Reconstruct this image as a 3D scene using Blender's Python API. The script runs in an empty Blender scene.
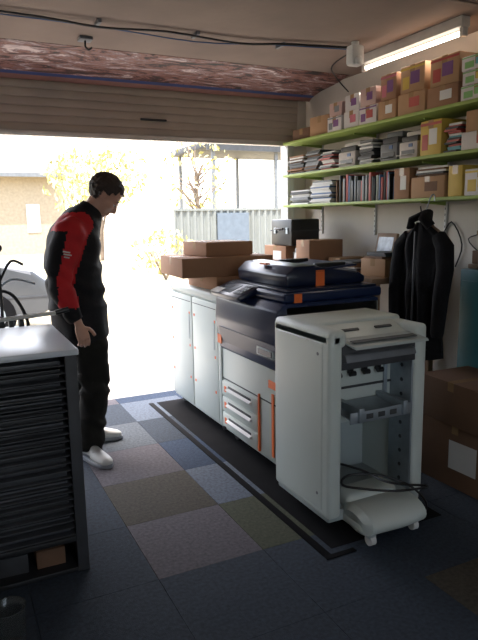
import bpy, bmesh, math, random
from mathutils import Vector, Matrix, noise, Euler
random.seed(7)
scene=bpy.context.scene
H=1.5
# ------------------------------------------------------------ materials
MATS={}
def mat(name,col,rough=.6,metal=0.,var=.12,scale=8.,bump=0.,bscale=60.,emit=None,estr=0.,alpha=None,trans=0.,coat=0.,spec=.5):
    if name in MATS: return MATS[name]
    m=bpy.data.materials.new(name); m.use_nodes=True
    nt=m.node_tree; b=nt.nodes['Principled BSDF']
    b.inputs['Roughness'].default_value=rough; b.inputs['Metallic'].default_value=metal
    b.inputs['Specular IOR Level'].default_value=spec
    b.inputs['Transmission Weight'].default_value=trans
    b.inputs['Coat Weight'].default_value=coat
    tc=nt.nodes.new('ShaderNodeTexCoord')
    n=nt.nodes.new('ShaderNodeTexNoise'); n.inputs['Scale'].default_value=scale; n.inputs['Detail'].default_value=5
    nt.links.new(tc.outputs['Object'],n.inputs['Vector'])
    r=nt.nodes.new('ShaderNodeValToRGB')
    r.color_ramp.elements[0].position=.3; r.color_ramp.elements[1].position=.7
    r.color_ramp.elements[0].color=[c*(1-var) for c in col]+[1]
    r.color_ramp.elements[1].color=[min(1,c*(1+var)) for c in col]+[1]
    nt.links.new(n.outputs['Fac'],r.inputs['Fac']); nt.links.new(r.outputs['Color'],b.inputs['Base Color'])
    if bump>0:
        n2=nt.nodes.new('ShaderNodeTexNoise'); n2.inputs['Scale'].default_value=bscale; n2.inputs['Detail'].default_value=4
        nt.links.new(tc.outputs['Object'],n2.inputs['Vector'])
        bp=nt.nodes.new('ShaderNodeBump'); bp.inputs['Strength'].default_value=bump; bp.inputs['Distance'].default_value=.01
        nt.links.new(n2.outputs['Fac'],bp.inputs['Height']); nt.links.new(bp.outputs['Normal'],b.inputs['Normal'])
    if emit: 
        b.inputs['Emission Color'].default_value=(*emit,1); b.inputs['Emission Strength'].default_value=estr
    MATS[name]=m; return m

# ------------------------------------------------------------ builder
class B:
    def __init__(s,name): s.name=name; s.bm=bmesh.new(); s.mats=[]
    def mi(s,m):
        if m not in s.mats: s.mats.append(m)
        return s.mats.index(m)
    def merge(s,t,m,M=None):
        i=s.mi(m)
        if M is not None: bmesh.ops.transform(t,matrix=M,verts=t.verts)
        bmesh.ops.recalc_face_normals(t,faces=t.faces)
        for f in t.faces: f.material_index=i
        me=bpy.data.meshes.new('t'); t.to_mesh(me); t.free(); s.bm.from_mesh(me); bpy.data.meshes.remove(me)
    def box(s,x0,x1,y0,y1,z0,z1,m,bev=0.,seg=2,rz=0.,rx=0.,ry=0.,M=None):
        t=bmesh.new(); bmesh.ops.create_cube(t,size=1)
        bmesh.ops.scale(t,vec=(abs(x1-x0),abs(y1-y0),abs(z1-z0)),verts=t.verts)
        if bev>0: bmesh.ops.bevel(t,geom=t.edges[:],offset=bev,segments=seg,affect='EDGES',profile=.5)
        c=Vector(((x0+x1)/2,(y0+y1)/2,(z0+z1)/2))
        T=Matrix.Translation(c)@Euler((math.radians(rx),math.radians(ry),math.radians(rz))).to_matrix().to_4x4()
        if M is not None: T=M@T
        s.merge(t,m,T)
    def cyl(s,p0,p1,r,m,r2=None,seg=16,M=None):
        p0=Vector(p0);p1=Vector(p1);d=p1-p0
        t=bmesh.new(); bmesh.ops.create_cone(t,cap_ends=True,segments=seg,radius1=r,radius2=r if r2 is None else r2,depth=d.length)
        T=Matrix.Translation((p0+p1)/2)@d.to_track_quat('Z','Y').to_matrix().to_4x4()
        if M is not None: T=M@T
        s.merge(t,m,T)
    def sph(s,c,r,m,rot=None,seg=20,M=None):
        t=bmesh.new(); bmesh.ops.create_uvsphere(t,u_segments=seg,v_segments=max(8,seg//2),radius=1)
        if not hasattr(r,'__len__'): r=(r,r,r)
        T=Matrix.Translation(c)@(Euler(rot).to_matrix().to_4x4() if rot else Matrix())@Matrix.Diagonal((*r,1))
        if M is not None: T=M@T
        s.merge(t,m,T)
    def tube(s,pts,r,m,seg=8,sub=4,closed=False,M=None):
        P=[Vector(p) for p in pts]
        if sub>1 and len(P)>2:
            Q=[]
            for i in range(len(P)-1):
                a=P[max(0,i-1)];b=P[i];c=P[i+1];d=P[min(len(P)-1,i+2)]
                for k in range(sub):
                    u=k/sub
                    Q.append(.5*((2*b)+(c-a)*u+(2*a-5*b+4*c-d)*u*u+(3*b-a-3*c+d)*u**3))
            Q.append(P[-1]);P=Q
        s.loft([(p,r,r) for p in P],m,seg,M=M)
    def loft(s,rings,m,seg=16,M=None,up=None):
        t=bmesh.new(); n=len(rings); V=[]; prev=None
        for i,(c,ra,rb) in enumerate(rings):
            c=Vector(c); a=Vector(rings[max(0,i-1)][0]);b=Vector(rings[min(n-1,i+1)][0])
            T=(b-a).normalized()
            if prev is None:
                u=Vector(up) if up is not None else (Vector((0,1,0)) if abs(T.y)<.9 else Vector((1,0,0)))
            else: u=prev
            u=(u-T*u.dot(T)).normalized(); v=T.cross(u); prev=u
            V.append([t.verts.new(c+u*math.cos(q)*ra+v*math.sin(q)*rb) for q in [2*math.pi*k/seg for k in range(seg)]])
        for i in range(n-1):
            for k in range(seg):
                t.faces.new((V[i][k],V[i][(k+1)%seg],V[i+1][(k+1)%seg],V[i+1][k]))
        t.faces.new(V[0][::-1]); t.faces.new(V[-1])
        s.merge(t,m,M)
    def prism(s,poly,axis,a,b,m,bev=0.,M=None):
        t=bmesh.new()
        def P(u,v,w):
            return {'x':(w,u,v),'y':(u,w,v),'z':(u,v,w)}[axis]
        A=[t.verts.new(P(u,v,a)) for u,v in poly];Bv=[t.verts.new(P(u,v,b)) for u,v in poly]
        t.faces.new(A);t.faces.new(Bv[::-1])
        for i in range(len(poly)):
            j=(i+1)%len(poly); t.faces.new((A[i],A[j],Bv[j],Bv[i]))
        if bev>0: bmesh.ops.bevel(t,geom=t.edges[:],offset=bev,segments=2,affect='EDGES',profile=.5)
        s.merge(t,m,M)
    def done(s,ang=35):
        me=bpy.data.meshes.new(s.name)
        s.bm.to_mesh(me); s.bm.free()
        for m in s.mats: me.materials.append(m)
        for p in me.polygons: p.use_smooth=True
        me.set_sharp_from_angle(angle=math.radians(ang))
        o=bpy.data.objects.new(s.name,me); scene.collection.objects.link(o); return o

def remesh(b,vox,smooth=2):
    me=bpy.data.meshes.new('r'); b.bm.to_mesh(me); b.bm.free()
    o=bpy.data.objects.new('r',me); scene.collection.objects.link(o)
    md=o.modifiers.new('r','REMESH'); md.mode='VOXEL'; md.voxel_size=vox; md.adaptivity=0
    dg=bpy.context.evaluated_depsgraph_get(); dg.update()
    e=o.evaluated_get(dg); out=bpy.data.meshes.new_from_object(e)
    bpy.data.objects.remove(o); 
    t=bmesh.new(); t.from_mesh(out)
    for _ in range(smooth): bmesh.ops.smooth_vert(t,verts=t.verts,factor=.5,use_axis_x=True,use_axis_y=True,use_axis_z=True)
    return t

# ------------------------------------------------------------ common mats
M_white=mat('wall_paint_white',(.52,.48,.43),.8,var=.06,scale=3,bump=.1,bscale=30)
M_ceil=mat('ceiling_paint',(.22,.165,.135),.85,var=.14,scale=2,bump=.15,bscale=20)
M_mach=mat('machine_light_grey',(.52,.57,.54),.42,var=.03,scale=3)
M_mach2=mat('machine_grey_panel',(.38,.43,.43),.45,var=.03,scale=3)
M_seam=mat('machine_seam_dark',(.04,.045,.05),.6)
M_navy=mat('machine_navy',(.008,.018,.062),.32,var=.1,scale=4,spec=.3)
M_navy2=mat('machine_navy_dark',(.006,.011,.034),.28,var=.1,spec=.4)
M_metal=mat('galvanised_metal',(.34,.39,.43),.4,metal=.7,var=.1,scale=20)
M_tape=mat('orange_tape',(.80,.16,.03),.45,var=.06)
M_black=mat('black_plastic',(.010,.010,.012),.4,var=.2)
M_rubber=mat('black_rubber',(.006,.006,.007),.95,var=.2,spec=.1)
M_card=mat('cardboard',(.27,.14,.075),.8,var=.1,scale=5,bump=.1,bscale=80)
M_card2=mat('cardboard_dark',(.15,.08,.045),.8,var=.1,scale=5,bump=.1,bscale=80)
M_card3=mat('cardboard_tan',(.36,.21,.11),.8,var=.08,scale=5)
M_label=mat('white_label',(.60,.60,.58),.6,var=.04)
M_paper=mat('white_paper',(.66,.66,.64),.7,var=.05)
M_purple=mat('purple_label',(.14,.05,.17),.6)
M_pink=mat('pink_label',(.45,.12,.16),.6)
M_green=mat('lime_green_shelf',(.25,.34,.07),.55,var=.08,scale=10)
M_yellow=mat('yellow_carton',(.52,.36,.06),.6,var=.06)
M_lgreen=mat('green_print',(.18,.38,.13),.6)
M_blue=mat('blue_print',(.04,.10,.25),.5)
M_cyan=mat('cyan_print',(.08,.30,.36),.5)
M_redp=mat('red_print',(.36,.05,.04),.5)
M_dkgrey=mat('dark_grey',(.035,.037,.042),.6,var=.2)
M_midgrey=mat('mid_grey',(.14,.15,.165),.5,var=.15)

# ------------------------------------------------------------ ROOM
XL,XR,YB,YD,ZC=-2.2,3.1,-2.4,4.9,2.62
def floor():
    pal=[('carpet_slate_blue',(.024,.034,.050)),('carpet_blue',(.019,.035,.068)),('carpet_grey_mauve',(.080,.073,.085)),
         ('carpet_olive',(.052,.057,.036)),('carpet_grey',(.070,.082,.098)),('carpet_brown',(.048,.042,.033)),('carpet_pale_blue',(.090,.110,.145))]
    ms=[mat(n,c,.9,var=.3,scale=60,bump=.5,bscale=250,spec=.3) for n,c in pal]
    b=B('floor')
    b.box(XL-.15,XR+.15,YB-.15,YD,-.12,-.012,M_dkgrey)
    T=.5; x0=-.31; y0=.74
    spec={(2,3):2,(2,4):5,(2,5):2,(3,4):6,(3,3):3,(3,5):1,(3,6):0,(2,6):4,(1,5):0,(1,4):0,(2,7):0,(3,7):6,(4,7):1,(2,8):2,(3,8):1,(1,3):0,(1,2):0,(2,2):0,(3,2):0,(4,1):5,(3,1):0,(1,6):4,(1,7):1}
    for ix in range(-5,8):
        for iy in range(-8,10):
            xa=max(XL,x0+ix*T);xb=min(XR,x0+(ix+1)*T);ya=max(YB,y0+iy*T);yb=min(YD,y0+(iy+1)*T)
            if xb-xa<.01 or yb-ya<.01: continue
            k=spec.get((ix,iy), random.choice([0,0,0,1,0,0]) )
            b.box(xa+.0012,xb-.0012,ya+.0012,yb-.0012,-.012,0,ms[k])
    return b.done()
floor()
def room():
    b=B('wall_right'); b.box(XR,XR+.12,YB-.12,YD+.12,0,ZC,M_white); b.done()
    b=B('wall_left'); b.box(XL-.12,XL,YB-.12,YD+.12,0,ZC,M_white); b.done()
    b=B('wall_back')
    b.box(XL,.2,YB-.12,YB,0,ZC,M_white);b.box(1.6,XR,YB-.12,YB,0,ZC,M_white)
    b.box(.2,1.6,YB-.12,YB,0,1.0,M_white);b.box(.2,1.6,YB-.12,YB,2.1,ZC,M_white);b.done()
    b=B('fill_window_1')  # unseen window, added in the back wall to let in fill light
    for x in (.2,.87,1.54): b.box(x,x+.06,YB-.09,YB-.03,1.0,2.1,M_white,.005)
    for z in (1.0,2.04): b.box(.2,1.6,YB-.09,YB-.03,z,z+.06,M_white,.005)
    b.done()
    b=B('wall_front')
    b.box(XL,XR,YD,YD+.12,2.55,ZC,M_white)
    b.box(2.9,XR,YD,YD+.12,0,2.55,M_white); b.box(XL,-1.6,YD,YD+.12,0,2.55,M_white); b.done()
    b=B('ceiling')
    b.box(XL-.12,XR+.12,YB-.12,YD+.12,ZC,ZC+.14,M_ceil)
    for y in (-1.2,.9,2.55): b.box(XL,XR,y,y+.03,ZC-.006,ZC,M_ceil,.002)
    b.done()
room()
def roller():
    m=mat('roller_door_cream',(.40,.34,.28),.5,var=.08,scale=3)
    b=B('door_1')
    z=2.165
    n=6
    for i in range(n):
        za=z+i*.0615
        b.box(-1.65,2.97,YD-.055-.004*i,YD-.03-.004*i,za,za+.058,m,.004)
        b.box(-1.65,2.97,YD-.05-.004*i,YD-.035-.004*i,za+.05,za+.064,m)
    b.box(-1.65,2.97,YD-.08,YD-.02,2.13,2.17,mat('roller_rail_alu',(.55,.52,.48),.4,metal=.3),.006)
    b.box(2.86,2.93,YD-.075,YD-.005,0,2.16,mat('door_guide',(.5,.5,.48),.5),.004)
    b.box(-1.68,-1.61,YD-.075,YD-.005,0,2.16,MATS['door_guide'],.004)
    b.box(1.5,1.72,YD-.08,YD-.06,2.285,2.30,M_black,.004)
    b.done()
roller()
def banner():
    m=bpy.data.materials.new('printed_banner'); m.use_nodes=True; nt=m.node_tree; bs=nt.nodes['Principled BSDF']; bs.inputs['Roughness'].default_value=.6
    tc=nt.nodes.new('ShaderNodeTexCoord'); mp=nt.nodes.new('ShaderNodeMapping'); mp.inputs['Scale'].default_value=(2.4,8,8)
    n=nt.nodes.new('ShaderNodeTexNoise'); n.inputs['Scale'].default_value=1.4; n.inputs['Detail'].default_value=9; n.inputs['Roughness'].default_value=.75; n.inputs['Distortion'].default_value=1.4
    r=nt.nodes.new('ShaderNodeValToRGB'); e=r.color_ramp.elements
    e[0].position=.40; e[0].color=(.01,.008,.008,1); e[1].position=.62; e[1].color=(.62,.50,.48,1)
    for p,c in ((.46,(.08,.025,.02,1)),(.5,(.28,.12,.09,1)),(.55,(.16,.10,.11,1))): 
        q=e.new(p); q.color=c
    nt.links.new(tc.outputs['Object'],mp.inputs['Vector']); nt.links.new(mp.outputs['Vector'],n.inputs['Vector'])
    nt.links.new(n.outputs['Fac'],r.inputs['Fac']); nt.links.new(r.outputs['Color'],bs.inputs['Base Color'])
    b=B('printed_banner')
    b.prism([(4.18,2.617),(4.32,2.59),(4.58,2.568),(4.68,2.55),(4.68,2.557),(4.58,2.576),(4.32,2.60),(4.18,2.62)],'x',-1.6,3.05,m)
    b.prism([(4.68,2.55),(4.72,2.538),(4.72,2.548),(4.68,2.559)],'x',-1.6,3.05,mat('banner_blue_edge',(.02,.05,.18),.5))
    b.prism([(4.72,2.538),(4.76,2.515),(4.77,2.515),(4.735,2.548)],'x',-1.6,3.05,mat('banner_pink_edge',(.22,.10,.08),.5))
    b.done()
banner()

# ------------------------------------------------------------ lamps, ceiling bits
def tube_lamp(x,y0,y1,name='fluorescent_lamp',p=20,es=5):
    b=B(name)
    b.box(x-.035,x+.035,y0,y1,ZC-.06,ZC,mat('lamp_body',(.45,.42,.38),.4),.006)
    b.cyl((x,y0+.03,ZC-.088),(x,y1-.03,ZC-.088),.014,mat('lamp_tube',(1,.97,.9),.4,emit=(1,.93,.82),estr=es))
    for y in (y0+.015,y1-.015): b.box(x-.02,x+.02,y-.015,y+.015,ZC-.11,ZC-.06,MATS['lamp_body'],.005)
    b.done()
    l=bpy.data.lights.new('tube_light','AREA'); l.shape='RECTANGLE'; l.size=.05; l.size_y=y1-y0; l.energy=p; l.color=(1,.90,.80)
    o=bpy.data.objects.new('tube_light',l); o.location=(x,(y0+y1)/2,ZC-.115); scene.collection.objects.link(o)
tube_lamp(2.80,2.72,3.66,p=5)
tube_lamp(.6,-.2,1.0,p=3)  # extra batten out of view, added as fill
b=B('motion_sensor')
b.box(2.48,2.58,3.36,3.44,2.47,2.60,M_label,.02); b.cyl((2.53,3.40,2.59),(2.53,3.40,2.62),.025,M_label)
b.sph((2.53,3.36,2.50),(.03,.02,.03),M_paper); b.done()
b=B('ceiling_cable')
b.tube([(-2.1,3.62,2.60),(.3,3.60,2.60),(.9,3.62,2.585),(1.3,3.60,2.60),(1.8,3.62,2.59),(2.1,3.55,2.60),(2.53,3.46,2.60)],.007,M_black)
b.tube([(-2.1,3.66,2.60),(.6,3.65,2.60),(1.5,3.66,2.58),(2.0,3.6,2.60),(2.53,3.47,2.59)],.004,M_blue)
b.tube([(2.58,3.4,2.60),(2.7,3.9,2.60),(2.95,4.2,2.59),(3.08,4.22,2.5)],.005,M_black)
for x in (.2,.9,1.5,2.1): b.box(x-.01,x+.01,3.58,3.68,2.60,2.62,M_midgrey)
b.done()
b=B('ceiling_hook')
b.box(.86,.94,3.93,4.01,2.60,2.62,M_midgrey,.003); b.tube([(.90,3.97,2.60),(.90,3.97,2.565),(.92,3.97,2.55),(.94,3.97,2.565)],.006,M_black)
b.done()

# ------------------------------------------------------------ shelves right
SX0,SX1=2.75,3.082
SZ=[2.14,1.865,1.605]
for z in SZ:
    b=B('storage_shelf')
    b.box(SX0,SX1,1.2,4.72,z-.02,z,M_green,.002)
    for y in (1.6,2.35,3.1,3.85,4.6):
        b.prism([(SX0+.12,z-.02),(SX1,z-.02),(SX1,z-.045),(SX0+.12,z-.03)],'y',y+.004,y+.016,M_green)
    b.done()
for y in (1.6,2.35,3.1,3.85,4.6):
    b=B('shelf_rail'); b.box(3.084,3.098,y,y+.02,1.35,2.35,M_label,.002)
    for i in range(24): b.box(3.083,3.085,y+.007,y+.013,1.37+i*.04,1.385+i*.04,M_seam)
    b.done()

def carton(name,x0,x1,y0,y1,z0,z1,m=None,rz=0,label=None,tape=True,lab2=None):
    m=m or M_card
    b=B(name); cx,cy=(x0+x1)/2,(y0+y1)/2
    M=Matrix.Translation((cx,cy,z0))@Matrix.Rotation(math.radians(rz),4,'Z')
    w,d,h=(x1-x0)/2,(y1-y0)/2,z1-z0
    b.box(-w,w,-d,d,0,h,m,.004,M=M)
    if tape:
        tm=mat('packing_tape',(.30,.19,.10),.25)
        b.box(-w-.0008,w+.0008,-.022,.022,h-.05,h+.0008,tm,M=M)
    b.box(-w*.995,w*.995,-.001,.001,h-.0005,h+.0012,M_card2,M=M)
    if label:
        b.box(-w-.0012,-w,-d*.6,d*.15,h*.3,h*.75,label,M=M)
        b.box(-w*.5,w*.4,-d-.0012,-d,h*.25,h*.7,label,M=M)
    if lab2:
        b.box(-w-.0012,-w,d*.25,d*.8,h*.15,h*.6,lab2,M=M)
        b.box(-w-.0012,-w,-d,d,h*.85,h*.93,lab2,M=M)
    return b.done()
M_wbox=mat('white_carton',(.50,.47,.46),.6,var=.05)
M_pbox=mat('pinkish_carton',(.42,.28,.25),.6,var=.05)
z=SZ[0]+.001
carton('cardboard_box',2.78,3.06,4.36,4.60,z,z+.09,M_card2,rz=4)
carton('cardboard_box',2.78,3.06,4.08,4.33,z,z+.15,M_card3,label=None,rz=4)
carton('cardboard_box',2.76,3.05,3.87,4.05,z,z+.11,M_wbox,label=M_purple,lab2=M_midgrey)
carton('cardboard_box',2.77,3.05,3.88,4.04,z+.112,z+.21,M_pbox,label=M_midgrey)
carton('cardboard_box',2.77,3.05,3.67,3.85,z,z+.12,M_wbox,label=M_pink)
carton('cardboard_box',2.78,3.05,3.68,3.85,z+.122,z+.235,M_wbox,label=M_purple)
carton('cardboard_box',2.76,3.05,3.46,3.65,z,z+.12,M_wbox,label=M_redp,lab2=M_purple)
carton('cardboard_box',2.76,3.05,3.47,3.64,z+.122,z+.24,M_pbox,label=M_purple)
carton('cardboard_box',2.76,3.06,3.26,3.44,z,z+.12,M_card3,label=M_label)
carton('cardboard_box',2.77,3.06,3.27,3.43,z+.122,z+.29,M_card,label=M_purple,lab2=M_pink)
carton('cardboard_box',2.76,3.06,2.99,3.24,z,z+.13,M_card3,label=M_redp)
carton('cardboard_box',2.77,3.06,3.01,3.23,z+.132,z+.30,M_card3,label=M_purple,lab2=M_yellow)
carton('cardboard_box',2.76,3.06,2.72,2.97,z,z+.12,M_card,label=M_label)
carton('cardboard_box',2.77,3.06,2.73,2.96,z+.122,z+.29,M_card3,label=M_purple,lab2=M_redp)
carton('cardboard_box',2.76,3.06,2.46,2.70,z,z+.080,M_wbox,label=M_lgreen,lab2=M_lgreen)
carton('cardboard_box',2.76,3.06,2.46,2.69,z+.082,z+.16,M_wbox,label=M_yellow,lab2=M_lgreen)
carton('cardboard_box',2.76,3.06,2.46,2.70,z+.162,z+.24,M_wbox,label=M_cyan,lab2=M_lgreen)
carton('cardboard_box',2.76,3.06,2.1,2.44,z,z+.22,M_wbox,label=M_lgreen,lab2=M_cyan)
carton('cardboard_box',2.76,3.06,1.6,2.05,z,z+.25,M_card)
z=SZ[1]+.001
def paper_stack(name,y0,y1,z0,h,x0=2.78,x1=3.04,n=None,cols=None):
    b=B(name); n=n or max(3,int(h/.012)); zz=z0
    cols=cols or [M_paper,M_label,M_midgrey,M_dkgrey,M_card2,M_blue]
    for i in range(n):
        t=h/n; m=random.choice(cols)
        dx=random.uniform(-.02,.02);dy=random.uniform(-.008,.008)
        b.box(x0+dx,x1+dx*.5,y0+dy,y1+dy,zz,zz+t*.92,m,rz=random.uniform(-2,2)); zz+=t
    return b.done()
paper_stack('paper_stack',4.43,4.66,z,.15,cols=[M_dkgrey,M_black,M_card2,M_paper,M_dkgrey,M_card])
paper_stack('paper_stack',4.21,4.40,z,.17,cols=[M_dkgrey,M_midgrey,M_card2,M_label,M_dkgrey])
paper_stack('paper_stack',4.01,4.17,z,.14,cols=[M_dkgrey,M_redp,M_midgrey,M_paper])
def desk_printer(name,x0,x1,y0,y1,z0,h,m,rz=0,rx=0):
    b=B(name); cx,cy=(x0+x1)/2,(y0+y1)/2; w,d=(x1-x0)/2,(y1-y0)/2
    M=Matrix.Translation((cx,cy,z0))@Matrix.Rotation(math.radians(rz),4,'Z')@Matrix.Rotation(math.radians(rx),4,'X')
    b.box(-w,w,-d,d,0,h*.6,m,.01,M=M)
    b.box(-w*.9,w*.95,-d*.9,d*.9,h*.6,h*.8,M_dkgrey,.006,M=M)
    b.box(-w*.6,w*.95,-d*.92,d*.92,h*.8,h,m,.01,M=M)
    b.box(-w-.003,-w,-d*.7,d*.7,h*.15,h*.3,M_black,M=M)
    b.box(-w-.05,-w,-d*.6,d*.6,h*.1,h*.13,m,M=M)
    b.box(-w-.004,-w,-d*.5,-d*.1,h*.4,h*.52,M_blue,M=M)
    return b.done()
desk_printer('desktop_printer',2.80,3.05,3.73,3.96,z,.19,M_wbox,rz=-3)
paper_stack('paper_stack',3.52,3.67,z,.17,cols=[M_dkgrey,M_black,M_midgrey,M_label])
desk_printer('desktop_printer',2.80,3.05,3.29,3.46,z,.20,M_midgrey,rz=2)
desk_printer('desktop_printer',2.79,3.05,3.07,3.25,z,.18,M_wbox,rz=-2)
carton('ink_carton',2.77,3.03,2.85,3.03,z,z+.21,M_yellow,label=M_label,lab2=M_redp)
paper_stack('paper_stack',2.72,2.82,z,.17,cols=[M_paper,M_cyan,M_dkgrey,M_redp])
carton('cardboard_box',2.77,3.05,2.42,2.69,z,z+.10,M_wbox,label=M_redp)
carton('cardboard_box',2.79,3.05,2.44,2.68,z+.102,z+.22,M_card3,rz=2)
carton('cardboard_box',2.77,3.05,1.9,2.36,z,z+.2,M_card3)
z=SZ[2]+.001
paper_stack('paper_stack',4.34,4.64,z,.12,cols=[M_paper,M_midgrey,M_label,M_dkgrey])
paper_stack('paper_stack',4.02,4.30,z,.18,cols=[M_paper,M_label,M_midgrey,M_paper,M_blue])
def books(name,y0,y1,z0):
    b=B(name); y=y0
    cols=[M_dkgrey,M_black,M_midgrey,M_midgrey,M_blue,M_card2,M_label,M_dkgrey,M_redp]
    while y<y1-.012:
        t=min(y1-y,random.uniform(.010,.028)); h=random.uniform(.15,.21); d=random.uniform(.20,.27)
        b.box(2.79+random.uniform(0,.03),2.79+d,y,y+t*.93,z0+.001,z0+h,random.choice(cols),.001); y+=t
    return b.done()
books('row_of_binders',3.57,3.98,z)
books('row_of_binders',3.30,3.54,z)
carton('cardboard_box',2.77,3.03,3.12,3.27,z,z+.20,M_card,label=M_label)
carton('cardboard_box',2.76,3.05,2.80,3.09,z,z+.13,M_card3,label=M_card2)
paper_stack('paper_stack',2.82,3.07,z+.133,.06,cols=[M_dkgrey,M_label,M_card2])
carton('ink_carton',2.77,3.02,2.67,2.78,z,z+.18,M_yellow)
carton('ink_carton',2.77,3.02,2.42,2.65,z,z+.15,M_wbox,label=M_yellow,lab2=M_yellow)
carton('cardboard_box',2.77,3.05,1.8,2.36,z,z+.2,M_card)

# ------------------------------------------------------------ bench along right wall
b=B('workbench')
M_wood=mat('bench_wood',(.20,.12,.065),.6,var=.2,scale=6)
zb=1.09
b.box(2.50,3.09,3.14,4.80,zb-.04,zb,M_wood,.004)
for y in (3.16,3.9,4.74):
    for x in (2.54,3.03): b.box(x,x+.045,y,y+.045,0,zb-.04,M_wood,.003)
b.box(2.54,3.07,3.18,4.76,.35,.375,M_wood,.003)
b.box(2.53,2.55,3.18,4.76,zb-.12,zb-.04,M_wood)
b.done()
z=zb
carton('cardboard_box',2.56,2.86,4.38,4.72,z,z+.17,M_card,rz=3,label=M_label)
carton('cardboard_box',2.54,2.84,3.94,4.16,z,z+.23,M_card,rz=-4)
b=B('tool_case')
q=z+.173
b.box(2.58,2.86,4.30,4.64,q,q+.22,M_black,.015); b.box(2.575,2.865,4.295,4.645,q+.12,q+.13,M_dkgrey,.003)
b.tube([(2.57,4.40,q+.14),(2.54,4.42,q+.14),(2.54,4.50,q+.14),(2.57,4.52,q+.14)],.008,M_black)
for y in (4.36,4.56): b.box(2.57,2.58,y-.015,y+.015,q+.10,q+.15,M_metal)
b.done()
carton('cardboard_box',2.62,2.9,3.18,3.42,z,z+.12,M_card3,rz=4)
paper_stack('paper_stack',3.46,3.7,z,.09,2.6,2.85,cols=[M_card2,M_dkgrey,M_paper])
paper_stack('paper_stack',3.20,3.40,z+.122,.04,2.64,2.88,cols=[M_card2,M_dkgrey,M_midgrey])
carton('cardboard_box',2.66,2.9,3.73,3.88,z,z+.10,M_card3)
b=B('picture_frame')
Mx=Matrix.Translation((2.97,3.62,z+.002))@Matrix.Rotation(math.radians(12),4,'Y')
b.box(-.012,.012,-.11,.11,0,.28,M_wood,.004,M=Mx); b.box(-.014,-.011,-.085,.085,.03,.25,mat('framed_photo',(.30,.33,.36),.3,var=.6,scale=14),M=Mx)
b.done()
b=B('desk_clutter_box')
b.box(2.60,2.74,4.19,4.28,z,z+.16,M_midgrey,.01); b.box(2.59,2.60,4.20,4.27,z+.05,z+.12,M_label); b.cyl((2.66,4.24,z+.16),(2.66,4.24,z+.2),.03,M_black); b.done()
b=B('wall_cable')
b.tube([(3.085,3.35,1.56),(3.085,3.3,1.42),(3.085,3.15,1.35),(3.085,3.05,1.45),(3.085,2.95,1.3),(3.085,3.0,1.15)],.005,M_black)
b.tube([(3.088,2.7,1.56),(3.088,2.75,1.4),(3.088,2.9,1.34),(3.088,2.8,1.25)],.004,M_black)
b.box(3.075,3.10,3.2,3.28,1.30,1.38,M_label,.004); b.done()

# ------------------------------------------------------------ dark mat under the machines
b=B('rubber_floor_mat')
b.box(1.47,2.14,2.10,4.62,.0003,.002,M_rubber)
b.box(1.40,1.44,2.06,4.62,.0003,.004,M_rubber,.001); b.box(1.40,1.56,2.03,2.06,.0003,.004,M_rubber,.001)
b.done()

# ------------------------------------------------------------ paper feeder unit
b=B('paper_feeder_unit')
x0,x1,y0,y1=1.62,2.22,3.67,4.62
b.box(x0+.02,x1,y0,y1,.06,.95,M_mach,.012)
b.box(x0-.005,x1,y0-.01,y1+.01,.94,1.0,M_mach,.02,3)
yy=(y0+y1)/2
for (a,c) in ((y0+.01,yy-.005),(yy+.005,y1-.01)):
    b.box(x0,x0+.03,a,c,.09,.93,M_mach,.008)
    b.box(x0-.003,x0+.01,a+.04,a+.07,.60,.80,M_mach2,.003)
    b.box(x0-.001,x0+.01,a+.02,c-.02,.885,.89,M_seam)
b.box(x0+.01,x0+.02,yy-.006,yy+.006,.09,.93,M_seam)
for y in (y0+.05,yy-.05,yy+.05,y1-.06):
    for zz in (.3,.55,.8): b.box(x0-.0025,x0,y-.009,y+.009,zz-.009,zz+.009,M_tape)
for x in (x0+.08,x1-.08):
    for y in (y0+.08,y1-.08):
        b.cyl((x-.015,y,.033),(x+.015,y,.033),.03,M_black); b.box(x-.02,x+.02,y-.02,y+.02,.04,.065,M_metal)
b.done()
carton('packing_carton',1.66,2.14,3.76,4.30,1.002,1.10,M_card)
b=B('paper_sheet_pile'); b.box(1.66,1.90,3.69,3.745,1.002,1.04,M_paper,.002); b.done()
carton('packing_carton',1.44,2.12,3.78,4.32,1.102,1.235,M_card,rz=-3)
carton('packing_carton',1.62,2.0,3.88,4.26,1.237,1.335,M_card,rz=4)

# ------------------------------------------------------------ main printer
b=B('office_printer')
x0,x1,y0,y1=1.62,2.28,2.80,3.62
b.box(x0+.02,x1,y0,y1,.06,1.02,M_mach,.012)
b.box(x0,x0+.03,y0+.005,y1-.005,.09,.66,M_mach,.01)
ym=y0+.27
for i,(za,zb2) in enumerate(((.10,.20),(.21,.31),(.32,.42))):
    b.box(x0-.010,x0+.02,ym+.02,y1-.02,za,zb2,M_mach,.008)
    b.box(x0-.012,x0-.006,ym+.10,y1-.12,zb2-.035,zb2-.018,M_seam,.002)
    b.prism([(x0-.03,zb2-.045),(x0-.010,zb2-.033),(x0-.010,zb2-.058)],'y',ym+.09,y1-.11,M_paper)
    b.box(x0-.012,x0-.009,y1-.09,y1-.06,za+.03,zb2-.03,M_tape)
b.box(x0-.011,x0+.01,ym-.006,ym+.006,.1,.46,M_tape)
b.box(x0-.004,x0+.01,y0+.01,y1-.01,.435,.441,M_seam)
b.prism([(x0-.01,.65),(x0+.01,.635),(x1,.635),(x1,1.03),(x0+.02,1.03),(x0-.03,.99),(x0-.04,.86)],'y',y0,y1,M_navy,.012)
b.prism([(x0-.036,.80),(x0-.018,.70),(x0-.012,.70),(x0-.02,.80)],'y',y0+.02,y1-.05,M_navy2)
b.box(x0-.034,x0-.02,y0+.04,y0+.24,.715,.765,M_mach2,.003)
b.box(x0-.038,x0-.033,y0+.06,y0+.22,.725,.755,M_navy2)
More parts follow.
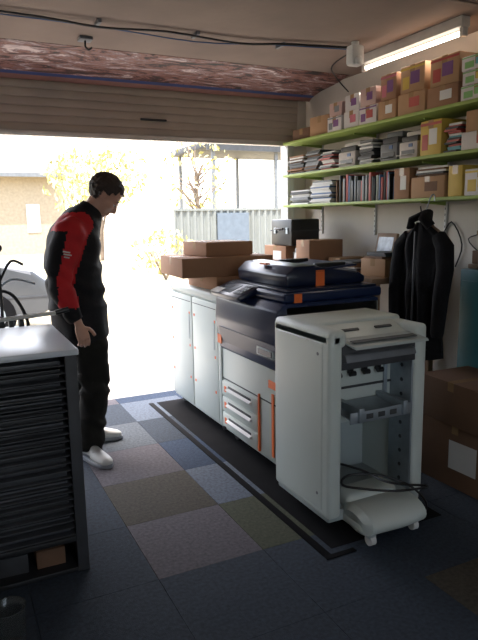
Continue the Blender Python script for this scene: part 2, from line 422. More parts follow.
b.box(x0-.01,x0+.03,y1-.02,y1+.03,.1,.98,M_mach,.008)
b.box(x0+.03,x1+.04,y0+.02,y1-.02,1.03,1.085,M_navy,.015,3)
b.box(x0+.06,x1+.02,y0+.05,y1-.06,1.085,1.10,M_navy2,.004)
b.prism([(x0+.12,1.10),(x1,1.10),(x1+.01,1.14),(x1-.05,1.175),(x0+.40,1.185),(x0+.30,1.225),(x0+.17,1.22),(x0+.11,1.17)],'y',y0+.14,y1-.04,M_navy2,.014)
b.box(x0+.36,x1-.01,y0+.20,y1-.10,1.19,1.202,M_navy,.005,ry=-4)
b.box(x0+.36,x1-.08,y0+.22,y0+.25,1.20,1.225,M_black,.006)
b.box(x0+.36,x1-.08,y1-.18,y1-.15,1.20,1.225,M_black,.006)
Mx=Matrix.Translation((x0-.01,y1-.24,1.05))@Matrix.Rotation(math.radians(-22),4,'Y')
b.box(-.08,.08,-.22,.20,-.02,.018,M_navy2,.012,M=Mx)
b.box(-.05,.05,-.05,.13,.018,.021,mat('lcd_screen',(.12,.15,.18),.15),M=Mx)
b.box(-.05,.06,-.20,-.09,.018,.022,M_dkgrey,.002,M=Mx)
for i in range(4):
    for j in range(3): b.box(-.04+i*.025,-.025+i*.025,-.19+j*.03,-.175+j*.03,.022,.025,M_midgrey,M=Mx)
b.box(x0-.01,x0+.06,y1-.40,y1-.12,1.0,1.05,M_navy2,.01)
b.box(-.078,-.02,.07,.19,.0185,.0225,M_paper,M=Mx)
b.box(1.93,1.99,y0+.138,y0+.141,1.10,1.185,M_tape)
b.box(1.93,1.99,y0+.139,y0+.24,1.187,1.192,M_tape)
b.box(1.71,1.76,y0+.017,y0+.021,1.03,1.08,M_tape)
b.box(x0-.02,x0+.10,y0-.003,y0+.0,.52,.56,M_tape)
b.box(x0-.007,x0-.001,y0,y0+.15,.53,.575,M_tape)
b.box(x0-.007,x0-.001,y0+.09,y0+.115,.12,.50,M_tape)
b.box(x0-.025,x0-.018,y1-.06,y1,.68,.74,M_tape)
b.box(x0+.13,x0+.16,y1-.4,y1-.32,1.215,1.226,M_tape)
b.box(x0+.06,x1-.08,y0-.10,y0,.62,.96,M_navy2,.01)
for x in (x0+.08,x1-.08):
    for y in (y0+.08,y1-.08):
        b.cyl((x-.015,y,.033),(x+.015,y,.033),.03,M_black); b.box(x-.02,x+.02,y-.02,y+.02,.04,.065,M_metal)
b.done()

# ------------------------------------------------------------ finisher
b=B('printer_finisher')
x0,x1,y0,y1=1.50,2.10,2.17,2.68
xi0,xi1=x0+.075,x1-.075
b.box(x0,x0+.075,y0,y1,.09,.985,M_mach,.022,4)
b.box(x0-.004,x0+.03,y0+.05,y1-.03,.12,.94,M_mach,.012,3)
b.box(x1-.075,x1,y0+.03,y1,.09,.975,M_mach,.022,4)
b.box(x0+.005,x1-.005,y0+.22,y1,.935,.995,M_mach,.02,4)
b.prism([(y0+.235,.985),(y0+.08,.925),(y0+.08,.90),(y0+.235,.94)],'x',xi0-.01,xi1+.01,M_mach,.006)
b.box(x0,x0+.10,y0+.0,y1,.91,.995,M_mach,.028,4)
b.prism([(y0+.03,.80),(y0+.035,.92),(y0+.20,.92),(y0+.20,.80)],'x',xi0,xi1,M_dkgrey,.003)
b.prism([(y0-.04,.905),(y0-.03,.918),(y0+.10,.935),(y0+.10,.922)],'x',xi0+.04,xi1+.02,M_mach2,.004)
b.box(xi0+.06,xi1-.02,y0+.0,y0+.035,.93,.933,M_seam,rx=7)
b.prism([(y0-.0,.84),(y0+.01,.87),(y0+.05,.88),(y0+.05,.83)],'x',xi0+.02,xi1-.02,M_midgrey,.004)
for i in range(2): b.box(xi0+.10+i*.2,xi0+.2+i*.2,y0+.15,y0+.165,.953,.962,M_seam,rx=21)
b.box(xi0,xi1,y1-.18,y1-.04,.42,.925,M_mach,.004)
b.box(xi0,xi1,y0+.20,y0+.215,.50,.84,M_mach,.003)
b.box(xi0,xi1,y0+.17,y0+.20,.79,.82,M_mach2,.004)
b.box(xi0+.0,xi1,y0+.19,y0+.2,.655,.665,M_seam)
b.box(xi1-.012,xi1,y0+.04,y0+.20,.10,.85,M_metal,.002)
b.box(xi0,xi0+.012,y0+.04,y0+.20,.10,.85,M_metal,.002)
for i in range(9): b.cyl((xi1-.014,y0+.11,.16+i*.075),(xi1-.011,y0+.11,.16+i*.075),.01,M_seam)
b.box(xi0,xi1,y1-.08,y1-.05,.1,.43,M_mach2,.004)
b.box(xi0,xi1,y0+.20,y1-.05,.10,.12,M_metal,.003)
for i in range(4):
    xx=xi0+.09+i*.085
    b.box(xx-.008,xx+.008,y0+.165,y0+.20,.73,.79,M_black,.003)
    b.cyl((xx-.016,y0+.165,.735),(xx+.016,y0+.165,.735),.013,M_black)
b.cyl((xi0,y0+.17,.775),(xi1,y0+.17,.775),.005,M_metal)
b.box(xi0+.04,xi1-.05,y0+.0,y0+.19,.575,.583,M_metal,.002,rx=8)
b.box(xi0+.04,xi1-.05,y0-.005,y0+.005,.545,.60,M_metal,.003)
b.box(xi0+.08,xi0+.11,y0-.02,y0+.19,.55,.62,M_metal,.004)
b.box(xi1-.11,xi1-.08,y0-.02,y0+.19,.55,.62,M_metal,.004)
for i in range(3): b.box(xi0+.13+i*.07,xi0+.17+i*.07,y0-.008,y0-.004,.56,.585,M_seam,.002)
for xx in (xi0+.03,xi1-.06): b.box(xx,xx+.02,y0+.185,y0+.2,.5,.8,M_metal,.002)
b.box(x0+.02,x1-.02,y0+.03,y1,.06,.12,M_mach2,.01)
b.loft([((xi0+.03,y0-.06,.10),.075,.05),((xi0+.045,y0-.06,.105),.12,.066),((xi0+.22,y0-.06,.105),.13,.068),((xi0+.36,y0-.05,.10),.12,.064),((xi0+.385,y0-.05,.098),.075,.045)],M_mach,24)
b.box(xi0+.03,xi0+.38,y0-.12,y0+.12,.05,.11,M_mach,.02,3)
b.box(xi0+.04,xi0+.34,y0+.0,y0+.14,.11,.19,M_mach,.03,4)
for x,y in ((xi0+.07,y0-.13),(xi0+.34,y0-.11),(x0+.1,y1-.08),(x1-.08,y1-.08),(x1-.06,y0+.08)):
    b.cyl((x-.014,y,.029),(x+.014,y,.029),.026,M_label); b.box(x-.018,x+.018,y-.018,y+.018,.04,.07,M_mach2,.003)
for zz in (.2,.88): b.cyl((x0-.006,y0+.09,zz),(x0-.003,y0+.09,zz),.008,M_midgrey)
b.done()
b=B('power_cable')
b.tube([(1.62,2.36,.30),(1.72,2.22,.285),(1.80,2.15,.24),(1.9,2.12,.21),(2.0,2.08,.20),(1.95,2.04,.215),(1.80,2.06,.225),(1.68,2.12,.235),(1.60,2.20,.24),(1.66,2.24,.26),(1.80,2.2,.25),(1.95,2.14,.19),(2.03,2.1,.10),(2.04,2.12,.02)],.006,M_black)
b.done()

# ------------------------------------------------------------ flat-file paper rack (left)
b=B('paper_storage_rack')
M_rackd=mat('rack_dark_steel',(.012,.013,.015),.5,var=.2)
M_tray=mat('rack_tray_edge',(.05,.053,.06),.45,var=.2)
xa,xb,ya,yb=-.55,.445,2.46,3.12; zt=.985
b.box(xa-.02,xb+.01,ya-.02,yb+.01,zt-.025,zt,mat('rack_top_laminate',(.50,.54,.58),.3,var=.04),.004)
b.box(xb-.03,xb,ya,yb,.0,zt-.025,M_rackd,.003); b.box(xa,xa+.03,ya,yb,.0,zt-.025,M_rackd,.003)
b.box(xa,xb,yb-.02,yb,.0,zt-.025,M_rackd)
b.box(xb-.045,xb+.003,ya-.005,ya+.02,.0,zt-.025,M_dkgrey,.003)
b.box(xb-.0,xb+.004,ya+.05,yb-.05,.1,.88,M_rackd,.003)
n=24
for i in range(n):
    st=(zt-.04-.165)/n; zz=.165+i*st
    b.box(xa+.03,xb-.045,ya+.012,yb-.02,zz,zz+.004,M_tray,.001)
    h=random.uniform(.25,.6)*st
    b.box(xa+.05,xb-.06,ya+.03+random.uniform(0,.04),yb-.03,zz+.004,zz+.004+h,random.choice([M_dkgrey,M_rackd,M_dkgrey,M_tray,M_rackd]),.001)
b.box(xa,xb,ya,yb-.02,.14,.165,M_rackd,.002); b.box(xa,xb,ya,yb-.02,.0,.02,M_rackd,.002)
for i in range(6):
    xx=xa+.04+i*.15
    b.box(xx,xx+.12,ya+.06,ya+.35,.02,.02+random.uniform(.05,.09),random.choice([M_card2,M_dkgrey,M_card2]),.003,rz=random.uniform(-3,3))
b.box(xa,xb,yb-.04,yb-.03,.02,.14,M_rackd)
b.done()

b=B('paper_guillotine')
b.box(-.6,.40,3.17,3.42,.86,.90,M_dkgrey,.006)
for x in (-.55,.33):
    for y in (3.19,3.37): b.box(x,x+.03,y,y+.03,0,.86,M_rackd,.002)
b.cyl((-.5,3.25,.97),(.50,3.26,1.02),.011,M_label,seg=12)
b.cyl((.50,3.26,1.02),(.57,3.26,1.035),.014,M_black,seg=12)
b.box(-.5,.30,3.20,3.24,.90,.96,M_metal,.004)
b.box(-.58,-.5,3.18,3.32,.90,1.02,M_black,.01)
b.tube([(.12,3.34,.90),(.14,3.34,1.05),(.22,3.34,1.14),(.30,3.34,1.12),(.36,3.34,1.0),(.37,3.34,.90)],.009,M_black)
b.tube([(.20,3.36,.90),(.20,3.36,1.1),(.30,3.36,1.2),(.42,3.36,1.17)],.006,M_metal)
b.sph((.20,3.34,1.14),(.035,.02,.02),M_black)
b.cyl((.24,3.30,.90),(.24,3.30,1.36),.008,M_black); b.sph((.24,3.30,1.37),.025,M_black)
b.tube([(.24,3.30,1.2),(.30,3.30,1.3),(.36,3.30,1.28)],.007,M_black)
b.box(.1,.36,3.27,3.37,.90,.95,M_metal,.004)
for i in range(5): b.box(.12+i*.05,.14+i*.05,3.26,3.38,.95,1.0+.01*(i%3),M_dkgrey,.003)
b.done()
b=B('plastic_tub')
Mcl=mat('clear_plastic',(.35,.38,.38),.12,trans=.9,var=.05)
t=[(.050,0),(.055,.01),(.060,.17),(.063,.175),(.063,.18),(.058,.18),(.053,.012)]
tb=bmesh.new(); seg=28; V=[[tb.verts.new((.085+r*math.cos(2*math.pi*k/seg),2.06+r*math.sin(2*math.pi*k/seg),zz+.002)) for k in range(seg)] for r,zz in t]
for i in range(len(V)-1):
    for k in range(seg): tb.faces.new((V[i][k],V[i][(k+1)%seg],V[i+1][(k+1)%seg],V[i+1][k]))
tb.faces.new(V[0][::-1]); tb.faces.new(V[-1]); b.merge(tb,Mcl)
b.cyl((.085,2.06,.016),(.085,2.06,.05),.05,M_card2,seg=24)
b.done()

# ------------------------------------------------------------ right side
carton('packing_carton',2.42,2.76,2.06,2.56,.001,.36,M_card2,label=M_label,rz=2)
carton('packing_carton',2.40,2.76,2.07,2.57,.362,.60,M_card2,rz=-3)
b=B('teal_storage_cabinet')
Mt=mat('teal_paint',(.03,.17,.21),.45,var=.08)
b.box(2.84,3.08,2.22,2.72,.0,1.17,Mt,.01); b.box(2.835,2.84,2.24,2.46,.05,1.1,Mt,.004);b.box(2.835,2.84,2.47,2.70,.05,1.1,Mt,.004)
b.cyl((2.825,2.46,.6),(2.825,2.46,.75),.005,M_metal); b.done()
b=B('wooden_easel_rack')
for y in (2.46,2.54,2.62): 
    b.cyl((2.89,y,1.172),(2.95,y+.05,1.45),.010,M_wood)
b.box(2.87,2.98,2.42,2.69,1.172,1.20,M_wood,.004); b.box(2.93,2.95,2.44,2.69,1.37,1.40,M_wood,.003)
b.box(2.9,3.0,2.44,2.69,1.20,1.28,M_card2,.005); b.done()

def coat():
    b=B('black_jacket_on_hanger'); Mc=mat('black_cloth',(.0065,.0065,.008),.9,var=.3,scale=15,bump=.3,bscale=90,spec=.2)
    cx,cy=2.66,2.85
    b.tube([(2.735,cy,1.580),(2.735,cy,1.612),(2.72,cy,1.622),(2.70,cy,1.60),(2.68,cy,1.55),(cx,cy,1.50),(cx,cy,1.46)],.004,M_metal)
    b.tube([(cx,cy-.17,1.375),(cx,cy-.09,1.42),(cx,cy,1.455),(cx,cy+.09,1.42),(cx,cy+.17,1.375)],.008,M_wood)
    t=bmesh.new(); seg=80; rows=34; V=[]
    pr=[(0,.05,.045),(.04,.075,.05),(.08,.13,.055),(.13,.175,.06),(.2,.185,.065),(.4,.170,.07),(.7,.170,.075),(1,.18,.08)]
    def R(u):
        for (a,ra,sa),(c,rc,sc) in zip(pr,pr[1:]):
            if u<=c:
                k=(u-a)/(c-a); return ra+(rc-ra)*k, sa+(sc-sa)*k
        return pr[-1][1:]
    for i in range(rows):
        u=i/(rows-1); z=1.455-u*.82; row=[]; ry,rx=R(u)
        for k in range(seg):
            q=2*math.pi*k/seg; c,s_=math.cos(q),math.sin(q)
            fo=(.2+u)*.018*math.sin(s_*9+2*u+1.0)+.02*noise.noise((c*2,s_*3,u*4))
            row.append(t.verts.new((cx+rx*c+(fo if c<0 else 0),cy+ry*s_*(1+.04*math.sin(7*u)),z+.018*math.sin(4*s_+1)*u)))
        V.append(row)
    for i in range(rows-1):
        for k in range(seg): t.faces.new((V[i][k],V[i][(k+1)%seg],V[i+1][(k+1)%seg],V[i+1][k]))
    t.faces.new(V[0][::-1]); t.faces.new(V[-1]); b.merge(t,Mc)
    for s,e in ((-1,.80),(1,.84)):
        b.loft([((cx-.0,cy+s*.125,1.37),.045,.045),((cx-.01,cy+s*.185,1.31),.055,.052),((cx-.02,cy+s*.205,1.18),.052,.048),((cx-.04,cy+s*.20,1.02),.048,.045),((cx-.05,cy+s*.19,e),.042,.038),((cx-.05,cy+s*.19,e-.03),.036,.03)],Mc,18)
    b.loft([((cx-.03,cy-.085,1.43),.022,.035),((cx-.05,cy-.06,1.47),.022,.045),((cx+.02,cy,1.51),.024,.05),((cx-.05,cy+.06,1.47),.022,.045),((cx-.03,cy+.085,1.43),.022,.035)],Mc,12)
    b.box(cx-.082,cx-.072,cy-.004,cy+.004,.72,1.40,M_dkgrey,.001,ry=1)
    b.done(60)
coat()

# ------------------------------------------------------------ MAN
def man():
    skin=mat('skin',(.50,.28,.20),.55,var=.06); hair=mat('hair_dark_brown',(.022,.012,.008),.6,var=.3,scale=60,bump=.6,bscale=120)
    jk=mat('jacket_black',(.008,.008,.010),.8,var=.25,scale=10,bump=.2,bscale=60,spec=.25); red=mat('jacket_red',(.42,.012,.016),.7,var=.1,bump=.2,bscale=60,spec=.3)
    tr=mat('trousers_dark_olive',(.014,.013,.011),.9,var=.2,scale=12,bump=.2,bscale=80,spec=.2); sh=mat('sneaker_white',(.50,.50,.48),.5,var=.08); sole=mat('sneaker_sole',(.22,.23,.25),.6)
    out=B('man')
    d=B('x')
    cy=3.83
    rings=[((.750,cy,.755),.215,.158),((.745,cy,.80),.22,.168),((.735,cy,.90),.22,.172),((.722,cy,1.02),.218,.172),((.714,cy,1.15),.218,.172),((.714,cy,1.28),.226,.168),((.730,cy,1.38),.228,.160),((.758,cy,1.45),.208,.142),((.798,cy,1.51),.15,.112),((.835,cy,1.55),.09,.088),((.862,cy,1.58),.075,.075)]
    d.loft(rings,jk,36,up=(0,1,0))
    nearS=[((.715,3.69,1.475),.07,.07),((.678,3.645,1.44),.09,.095),((.638,3.615,1.35),.085,.092),((.598,3.59,1.25),.076,.082),((.580,3.575,1.17),.069,.074),((.592,3.555,1.09),.063,.068),((.630,3.535,.98),.054,.057),((.66,3.525,.92),.05,.05)]
    farS=[((.79,3.97,1.475),.07,.07),((.785,4.015,1.44),.085,.09),((.78,4.05,1.35),.075,.08),((.775,4.07,1.17),.062,.064),((.80,4.05,1.05),.055,.056),((.845,4.0,.95),.047,.047)]
    d.loft(nearS,jk,20); d.loft(farS,jk,20)
    t=remesh(d,.0125,3)
    arm=[Vector(r[0]) for r in nearS]
    def darm(p):
        best=9
        for a,c in zip(arm,arm[1:]):
            ab=c-a; u=max(0,min(1,(p-a).dot(ab)/ab.dot(ab))); best=min(best,(p-(a+ab*u)).length)
        return best
    for v in t.verts:
        p=v.co
        w=.012*noise.noise(p*9)
        w+=.007*math.sin(p.z*48+p.x*22+4*noise.noise(p*6))*(1 if (.95<p.z<1.25) else .35)
        v.co=p+v.normal*w
    me=bpy.data.meshes.new('j'); 
    iR=out.mi(red); iJ=out.mi(jk)
    for f in t.faces:
        p=f.calc_center_median()
        near=darm(p)<.104 and p.y<3.70
        back_edge=p.x<.560+.30*max(0,p.z-1.17)          # black stripe down the rear of the sleeve
        isred= near and p.z>1.0 and not back_edge
        if p.z>1.44 and p.y<3.80 and p.x<.785 and p.z<1.55: isred=True
        if (p-Vector((.785,4.03,1.3))).length<.3 and p.y>4.0: isred=True
        f.material_index=iR if isred else iJ
    t.to_mesh(me); t.free(); out.bm.from_mesh(me)
    for dz,dx,ln in ((1.325,.005,.040),(1.31,.01,.045),(1.295,.004,.03)):
        out.box(.618+dx-ln/2,.618+dx+ln/2,3.506,3.518,dz-.004,dz+.004,sh,.002,ry=12)
    d=B('x')
    d.loft([((.755,3.83,.70),.16,.125),((.753,3.83,.82),.19,.14),((.75,3.83,.95),.185,.14)],tr,28,up=(0,1,0))
    d.loft([((.755,3.745,.88),.10,.115),((.765,3.73,.74),.10,.115),((.775,3.72,.60),.092,.105),((.78,3.71,.48),.084,.095),((.76,3.705,.32),.08,.088),((.735,3.70,.18),.078,.084),((.722,3.70,.10),.08,.085),((.722,3.70,.055),.078,.082)],tr,24,up=(0,1,0))
    d.loft([((.76,3.915,.88),.10,.115),((.775,3.935,.74),.10,.115),((.785,3.955,.60),.092,.105),((.785,3.97,.48),.084,.095),((.775,3.99,.32),.08,.088),((.76,4.01,.18),.076,.082),((.755,4.025,.10),.078,.084),((.758,4.025,.055),.076,.082)],tr,24,up=(0,1,0))
    t=remesh(d,.0125,3)
    for v in t.verts:
        p=v.co; v.co=p+v.normal*(.012*noise.noise(p*10)+.008*math.sin(p.z*60+p.x*30+5*noise.noise(p*7))*(1.0 if (p.z<.28 or .42<p.z<.58) else .3))
    i=out.mi(tr)
    for f in t.faces: f.material_index=i
    me=bpy.data.meshes.new('j'); t.to_mesh(me); t.free(); out.bm.from_mesh(me)
    def shoe(heel,ang):
        M=Matrix.Translation((heel[0],heel[1],0))@Matrix.Rotation(math.radians(ang),4,'Z')
        d=B('x')
        d.loft([((-.005,0,.055),.030,.04),((.03,0,.062),.040,.055),((.09,0,.062),.042,.055),((.15,0,.048),.047,.042),((.21,0,.040),.050,.033),((.26,0,.034),.042,.026),((.285,0,.03),.02,.015)],sh,20,up=(0,1,0),M=M)
        d.loft([((.05,0,.05),.042,.05),((.045,0,.10),.04,.05),((.04,0,.13),.038,.045)],sh,20,up=(0,1,0),M=M)
        t=remesh(d,.006,2); i=out.mi(sh)
        for f in t.faces: f.material_index=i
        me=bpy.data.meshes.new('j'); t.to_mesh(me); t.free(); out.bm.from_mesh(me)
        pts=[(-.03,-.03),(0,-.042),(.08,-.042),(.18,-.052),(.25,-.045),(.292,-.02),(.295,.01),(.26,.045),(.18,.052),(.08,.042),(0,.042),(-.03,.03)]
        out.prism(pts,'z',.001,.026,sole,.006,M=M)
        for k in range(4): out.box(.10+k*.025,.11+k*.025,-.03,.03,.088-k*.010,.094-k*.010,sole,.002,M=M)
        out.box(.0,.2,-.0475,-.044,.04,.055,M_midgrey,M=M,rz=4)
    shoe((.695,3.745),-70); shoe((.722,4.04),-18)
    # head: pitched down toward the machines
    HM=Matrix.Translation((.930,3.815,1.652))@Matrix.Rotation(math.radians(-10),4,'Z')@Matrix.Rotation(math.radians(47),4,'Y')@Matrix.Scale(1.06,4)
    d=B('x')
    d.sph((-.015,0,.035),(.098,.076,.088),skin,M=HM,seg=28)
    d.sph((.030,0,-.025),(.062,.060,.075),skin,M=HM,seg=24)
    d.sph((.050,0,-.085),(.038,.040,.030),skin,M=HM)
    d.sph((.010,0,-.062),(.055,.055,.038),skin,M=HM)
    d.sph((.078,0,.018),(.015,.050,.012),skin,M=HM)
    d.loft([((.082,0,.012),.010,.009),((.098,0,-.012),.012,.012),((.108,0,-.030),.016,.013),((.094,0,-.040),.014,.008)],skin,12,M=HM,up=(0,1,0))
    d.sph((.084,0,-.060),(.013,.024,.0065),skin,M=HM); d.sph((.083,0,-.073),(.012,.021,.007),skin,M=HM)
    for s in (-1,1):
        d.sph((.060,s*.042,-.022),(.024,.02,.018),skin,M=HM)
        d.sph((-.008,s*.078,-.008),(.019,.009,.031),skin,M=HM,rot=(0,-.2,s*-.3))
    d.loft([((.82,3.83,1.50),.058,.062),((.85,3.825,1.56),.056,.058),((.892,3.818,1.63),.056,.058)],skin,20,up=(0,1,0))
    t=remesh(d,.0055,2); inv=HM.inverted(); iS=out.mi(skin); iH=out.mi(hair)
    def ishair(q):
        if q.x>.045: return q.z>.070
        if q.x>.02: return q.z>.040
        if q.x>-.02: return q.z>.012
        return q.z>-.055
    for v in t.verts:
        q=inv@v.co
        if ishair(q) and q.z>-.06: v.co=v.co+v.normal*(.012+.007*noise.noise(v.co*60))
    for f in t.faces:
        q=inv@f.calc_center_median(); f.material_index=iH if (ishair(q) and q.z>-.06) else iS
    me=bpy.data.meshes.new('j'); t.to_mesh(me); t.free(); out.bm.from_mesh(me)
    for s in (-1,1):
        out.sph((.0745,s*.031,.000),(.011,.012,.010),M_paper,M=HM); out.sph((.083,s*.031,-.002),(.005,.006,.006),M_black,M=HM)
        out.sph((.0755,s*.031,.005),(.0125,.014,.0075),skin,M=HM)
        out.loft([((.083,s*.016,.022),.004,.003),((.086,s*.032,.026),.004,.005),((.076,s*.050,.022),.003,.003)],hair,8,M=HM)
    def hand(w,fd,thumb,length=.18,curl=18):
        w=Vector(w);fd=Vector(fd).normalized();th=Vector(thumb);th=(th-fd*th.dot(fd)).normalized();n=fd.cross(th)
        d=B('x')
        d.loft([(w-fd*.03,.026,.02),(w,.026,.019),(w+fd*.03,.036,.016),(w+fd*.07,.041,.015),(w+fd*.095,.040,.013)],skin,18,up=th)
        for k,(o,L) in enumerate(((.030,.072),(.010,.082),(-.010,.076),(-.029,.060))):
            p=w+fd*.085+th*o; dr=fd.copy(); r=[(p-fd*.02,.0095,.0095),(p,.0095,.0095)]
            for j,fr in enumerate((.45,.32,.25)):
                dr=(Matrix.Rotation(math.radians(curl+k*4),3,th)@dr); p=p+dr*L*fr; r.append((p,.009-.0008*j,.009-.0008*j))
            d.loft(r,skin,10)
        p=w+fd*.025+th*.025; r=[(p-th*.012,.013,.013)]
        for v in ((th*.8+fd*.6)*.035,(th*.45+fd*.9)*.03,(th*.25+fd)*.025): p=p+v; r.append((p,.0105,.0105))
        d.loft(r,skin,10)
        t=remesh(d,.0038,1)
        for f in t.faces: f.material_index=iS
        me=bpy.data.meshes.new('j'); t.to_mesh(me); t.free(); out.bm.from_mesh(me)
    hand((.668,3.52,.90),(.28,-.02,-1),(.9,.25,.1))
    hand((.85,3.99,.935),(.35,-.35,-1),(.3,-.8,.3))
    return out.done(70)
man()

# ------------------------------------------------------------ OUTSIDE
b=B('driveway')
Mcon=mat('concrete',(.38,.35,.31),.85,var=.12,scale=2,bump=.3,bscale=30)
b.box(-6,9,YD,8.5,-.10,-.005,Mcon)
for x in (-3,0,3,6): b.box(x,x+.015,YD,8.5,-.006,-.004,M_dkgrey)
b.done()
b=B('ground'); b.box(-40,60,8.5,80,-.2,-.02,mat('dry_gravel_ground',(.34,.29,.19),.9,var=.3,scale=1.2,bump=.5,bscale=8)); b.box(-40,60,-20,8.5,-.3,-.14,MATS['dry_gravel_ground']); b.done()
b=B('corrugated_fence'); Mf=mat('fence_steel',(.17,.18,.175),.6,var=.10,scale=2)
fx0,fx1=5.8,14.
n=160
t=bmesh.new(); A=[];C=[]
for i in range(n+1):
    x=fx0+(fx1-fx0)*i/n; y=16+.03*(1 if (i//2)%2 else -1)
    A.append(t.verts.new((x,y,-.02)));C.append(t.verts.new((x,y,1.75)))
for i in range(n): t.faces.new((A[i],A[i+1],C[i+1],C[i]))
b.merge(t,Mf)
for x in range(6,15,2): b.box(x,x+.08,16.03,16.1,-.02,1.8,M_midgrey)
b.box(fx0,fx1,15.96,16.04,1.72,1.78,Mf)
b.box(7.1,8.1,15.9,15.95,.1,1.65,mat('gate_steel_blue',(.10,.125,.16),.6)); b.done()
b=B('carport')
b.box(9.0,15,21,25,4.1,4.35,M_dkgrey,.02)
for x in (9.3,12,14.7):
    for y in (21.2,24.7): b.box(x,x+.12,y,y+.12,-.02,4.1,M_midgrey)
b.box(9,15,20.95,21.05,4.0,4.38,M_dkgrey); b.done()
b=B('neighbour_house')
Mb=mat('pale_render',(.36,.30,.22),.8)
b.box(-2,5.4,30,38,-.02,3.6,Mb); b.prism([(29.2,3.6),(34,5.2),(38.8,3.6)],'x',-2.5,5.9,mat('roof_tiles_tan',(.17,.14,.12),.7)); b.box(3.6,4.2,29.95,30,1,2.3,M_label)
b.box(-2.5,5.9,29.1,29.25,3.5,3.68,M_midgrey); b.done()
def shrub(name,c,r,n,cols,trunk=None,leaf=.08,br=14):
    b=B(name); ms=[mat('leaf_%s'%k,v,.7) for k,v in cols]
    c=Vector(c)
    Mt=mat('bark',(.16,.12,.09),.9,bump=.5)
    if trunk:
        tp=Vector((c.x,c.y,0))
        b.loft([(tp-Vector((0,0,.05)),.08,.08),(tp+Vector((.05,0,c.z*.4)),.07,.07),(c,.04,.04)],Mt,10)
        for i in range(br):
            a=random.uniform(0,6.28);e=random.uniform(.1,1.2);L=random.uniform(.6,1)
            dd=Vector((math.cos(a)*math.cos(e)*r[0],math.sin(a)*math.cos(e)*r[1],math.sin(e)*r[2]))*L
            s=tp+(c-tp)*random.uniform(.55,1)
            b.loft([(s,.03,.03),(s+dd*.5+Vector((random.uniform(-.1,.1),0,.1)),.02,.02),(s+dd,.008,.008)],Mt,6)
    else:
        for i in range(8):
            a=random.uniform(0,6.28); b.loft([((c.x,c.y,0),.03,.03),((c.x+math.cos(a)*r[0]*.5,c.y+math.sin(a)*r[1]*.5,c.z),.01,.01)],Mt,6)
    idx=[b.mi(m) for m in ms]
    for i in range(n):
        q=Vector((random.gauss(0,1),random.gauss(0,1),random.gauss(0,1))).normalized()*random.uniform(.45,1)**.5
        q*=1+.35*noise.noise(q*2.2+c)
        p=c+Vector((q.x*r[0],q.y*r[1],q.z*r[2]))
        if p.z<.03: p.z=.03+random.random()*.1
        R=Euler((random.uniform(0,6),random.uniform(0,6),random.uniform(0,6))).to_matrix(); L=leaf*random.uniform(.6,1.3)
        vs=[b.bm.verts.new(p+R@Vector(v)*L) for v in ((-1,0,0),(0,-.45,.1),(1,0,0),(0,.45,.1))]
        f=b.bm.faces.new(vs); f.material_index=random.choice(idx)
    b.done()
ol=[('olive',(.30,.29,.11)),('yellow',(.52,.44,.16)),('pale',(.50,.47,.30))]
shrub('tree',(7.4,18.2,2.9),(1.2,1.1,1.4),260,ol,trunk=True,leaf=.10,br=30)
shrub('tree',(5.4,23,3.2),(2.0,1.6,1.0),900,ol,trunk=True,leaf=.12)
shrub('shrub',(4.0,18,2.4),(1.2,1.0,.9),500,ol,leaf=.11)
shrub('shrub',(5.0,14.5,.7),(.8,.7,.6),400,ol,leaf=.08)
b=B('parked_car'); Ms=mat('car_silver_paint',(.07,.075,.082),.3,metal=.3,var=.03); Mg=mat('car_glass',(.01,.012,.015),.08)
yc=8.9
b.prism([(-3.2,.35),(-3.25,.75),(-2.9,.95),(-2.2,1.0),(-1.7,1.38),(-.6,1.42),(.1,1.02),(1.0,.88),(1.22,.70),(1.25,.38),(1.0,.25),(-3.0,.25)],'y',yc-.8,yc+.8,Ms,.06)
b.prism([(-2.05,1.0),(-1.62,1.33),(-.65,1.37),(-.05,1.02)],'y',yc-.815,yc+.815,Mg,.01)
b.box(-1.15,-1.08,yc-.82,yc+.82,.95,1.38,Ms)
for x in (-2.4,.45):
    for y in (yc-.82,yc+.62):
        b.cyl((x,y,.31),(x,y+.2,.31),.31,M_rubber,seg=28); b.cyl((x,y-.01,.31),(x,y+.21,.31),.18,M_metal,seg=20)
b.box(1.15,1.27,yc-.72,yc-.42,.58,.70,M_label,.02);b.box(1.15,1.27,yc+.42,yc+.72,.58,.70,M_label,.02)
b.box(-3.1,1.2,yc-.812,yc-.79,.52,.56,M_dkgrey,.01)
b.box(1.2,1.28,yc-.75,yc+.75,.32,.42,M_dkgrey,.02); b.done()

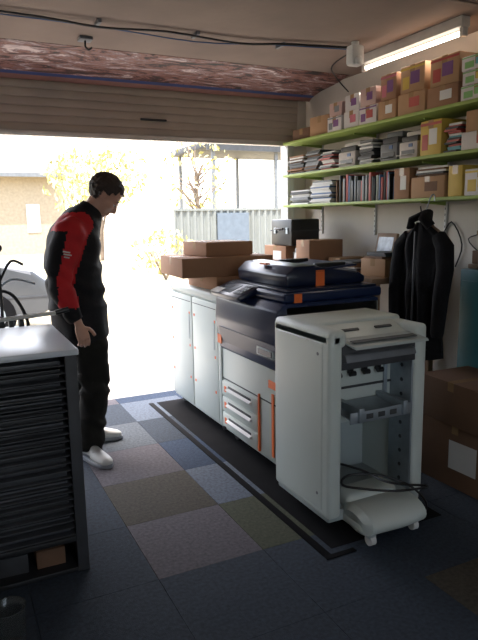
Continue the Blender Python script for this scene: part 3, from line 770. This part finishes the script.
# ------------------------------------------------------------ LIGHT
w=bpy.data.worlds.new('W'); scene.world=w; w.use_nodes=True; nt=w.node_tree; bg=nt.nodes['Background']
sky=nt.nodes.new('ShaderNodeTexSky')
try:
    sky.sky_type='NISHITA'; sky.sun_disc=False; sky.sun_elevation=math.radians(60); sky.air_density=1; sky.dust_density=4
except Exception: pass
mx=nt.nodes.new('ShaderNodeMixRGB'); mx.inputs[0].default_value=.45; mx.inputs[2].default_value=(2.6,2.5,2.4,1)
nt.links.new(sky.outputs[0],mx.inputs[1]); nt.links.new(mx.outputs[0],bg.inputs[0]); bg.inputs[1].default_value=1.7
s=bpy.data.lights.new('sun','SUN'); s.energy=12; s.angle=.01; s.color=(1,.94,.80)
so=bpy.data.objects.new('sun',s); so.rotation_euler=Vector((.25,.42,-1)).to_track_quat('-Z','Y').to_euler(); scene.collection.objects.link(so)
def area(name,loc,d,sx,sy,e,col):
    l=bpy.data.lights.new(name,'AREA'); l.shape='RECTANGLE'; l.size=sx; l.size_y=sy; l.energy=e; l.color=col
    o=bpy.data.objects.new(name,l); o.location=loc; o.rotation_euler=Vector(d).to_track_quat('-Z','Z').to_euler(); scene.collection.objects.link(o)
area('back_fill_light',(.9,YB+.02,1.55),(0,1,-.05),1.3,1.0,20,(.85,.93,1))  # added cool fill from behind the camera, set at the back-wall opening
scene.view_settings.view_transform='Standard'; scene.view_settings.look='None'; scene.view_settings.exposure=0

# ------------------------------------------------------------ CAMERA
y=math.radians(25.9);p=math.radians(9.65);r=math.radians(1.0)
F=Vector((math.sin(y)*math.cos(p),math.cos(y)*math.cos(p),-math.sin(p)))
R=Vector((math.cos(y),-math.sin(y),0));U=R.cross(F)
R2=R*math.cos(r)-U*math.sin(r);U2=U*math.cos(r)+R*math.sin(r)
cam=bpy.data.cameras.new('camera'); co=bpy.data.objects.new('camera',cam); scene.collection.objects.link(co)
co.matrix_world=Matrix(((R2.x,U2.x,-F.x,0),(R2.y,U2.y,-F.y,0),(R2.z,U2.z,-F.z,H),(0,0,0,1)))
cam.sensor_fit='VERTICAL'; cam.sensor_height=24; cam.lens=24*600/640; cam.clip_start=.05; cam.clip_end=300
scene.camera=co
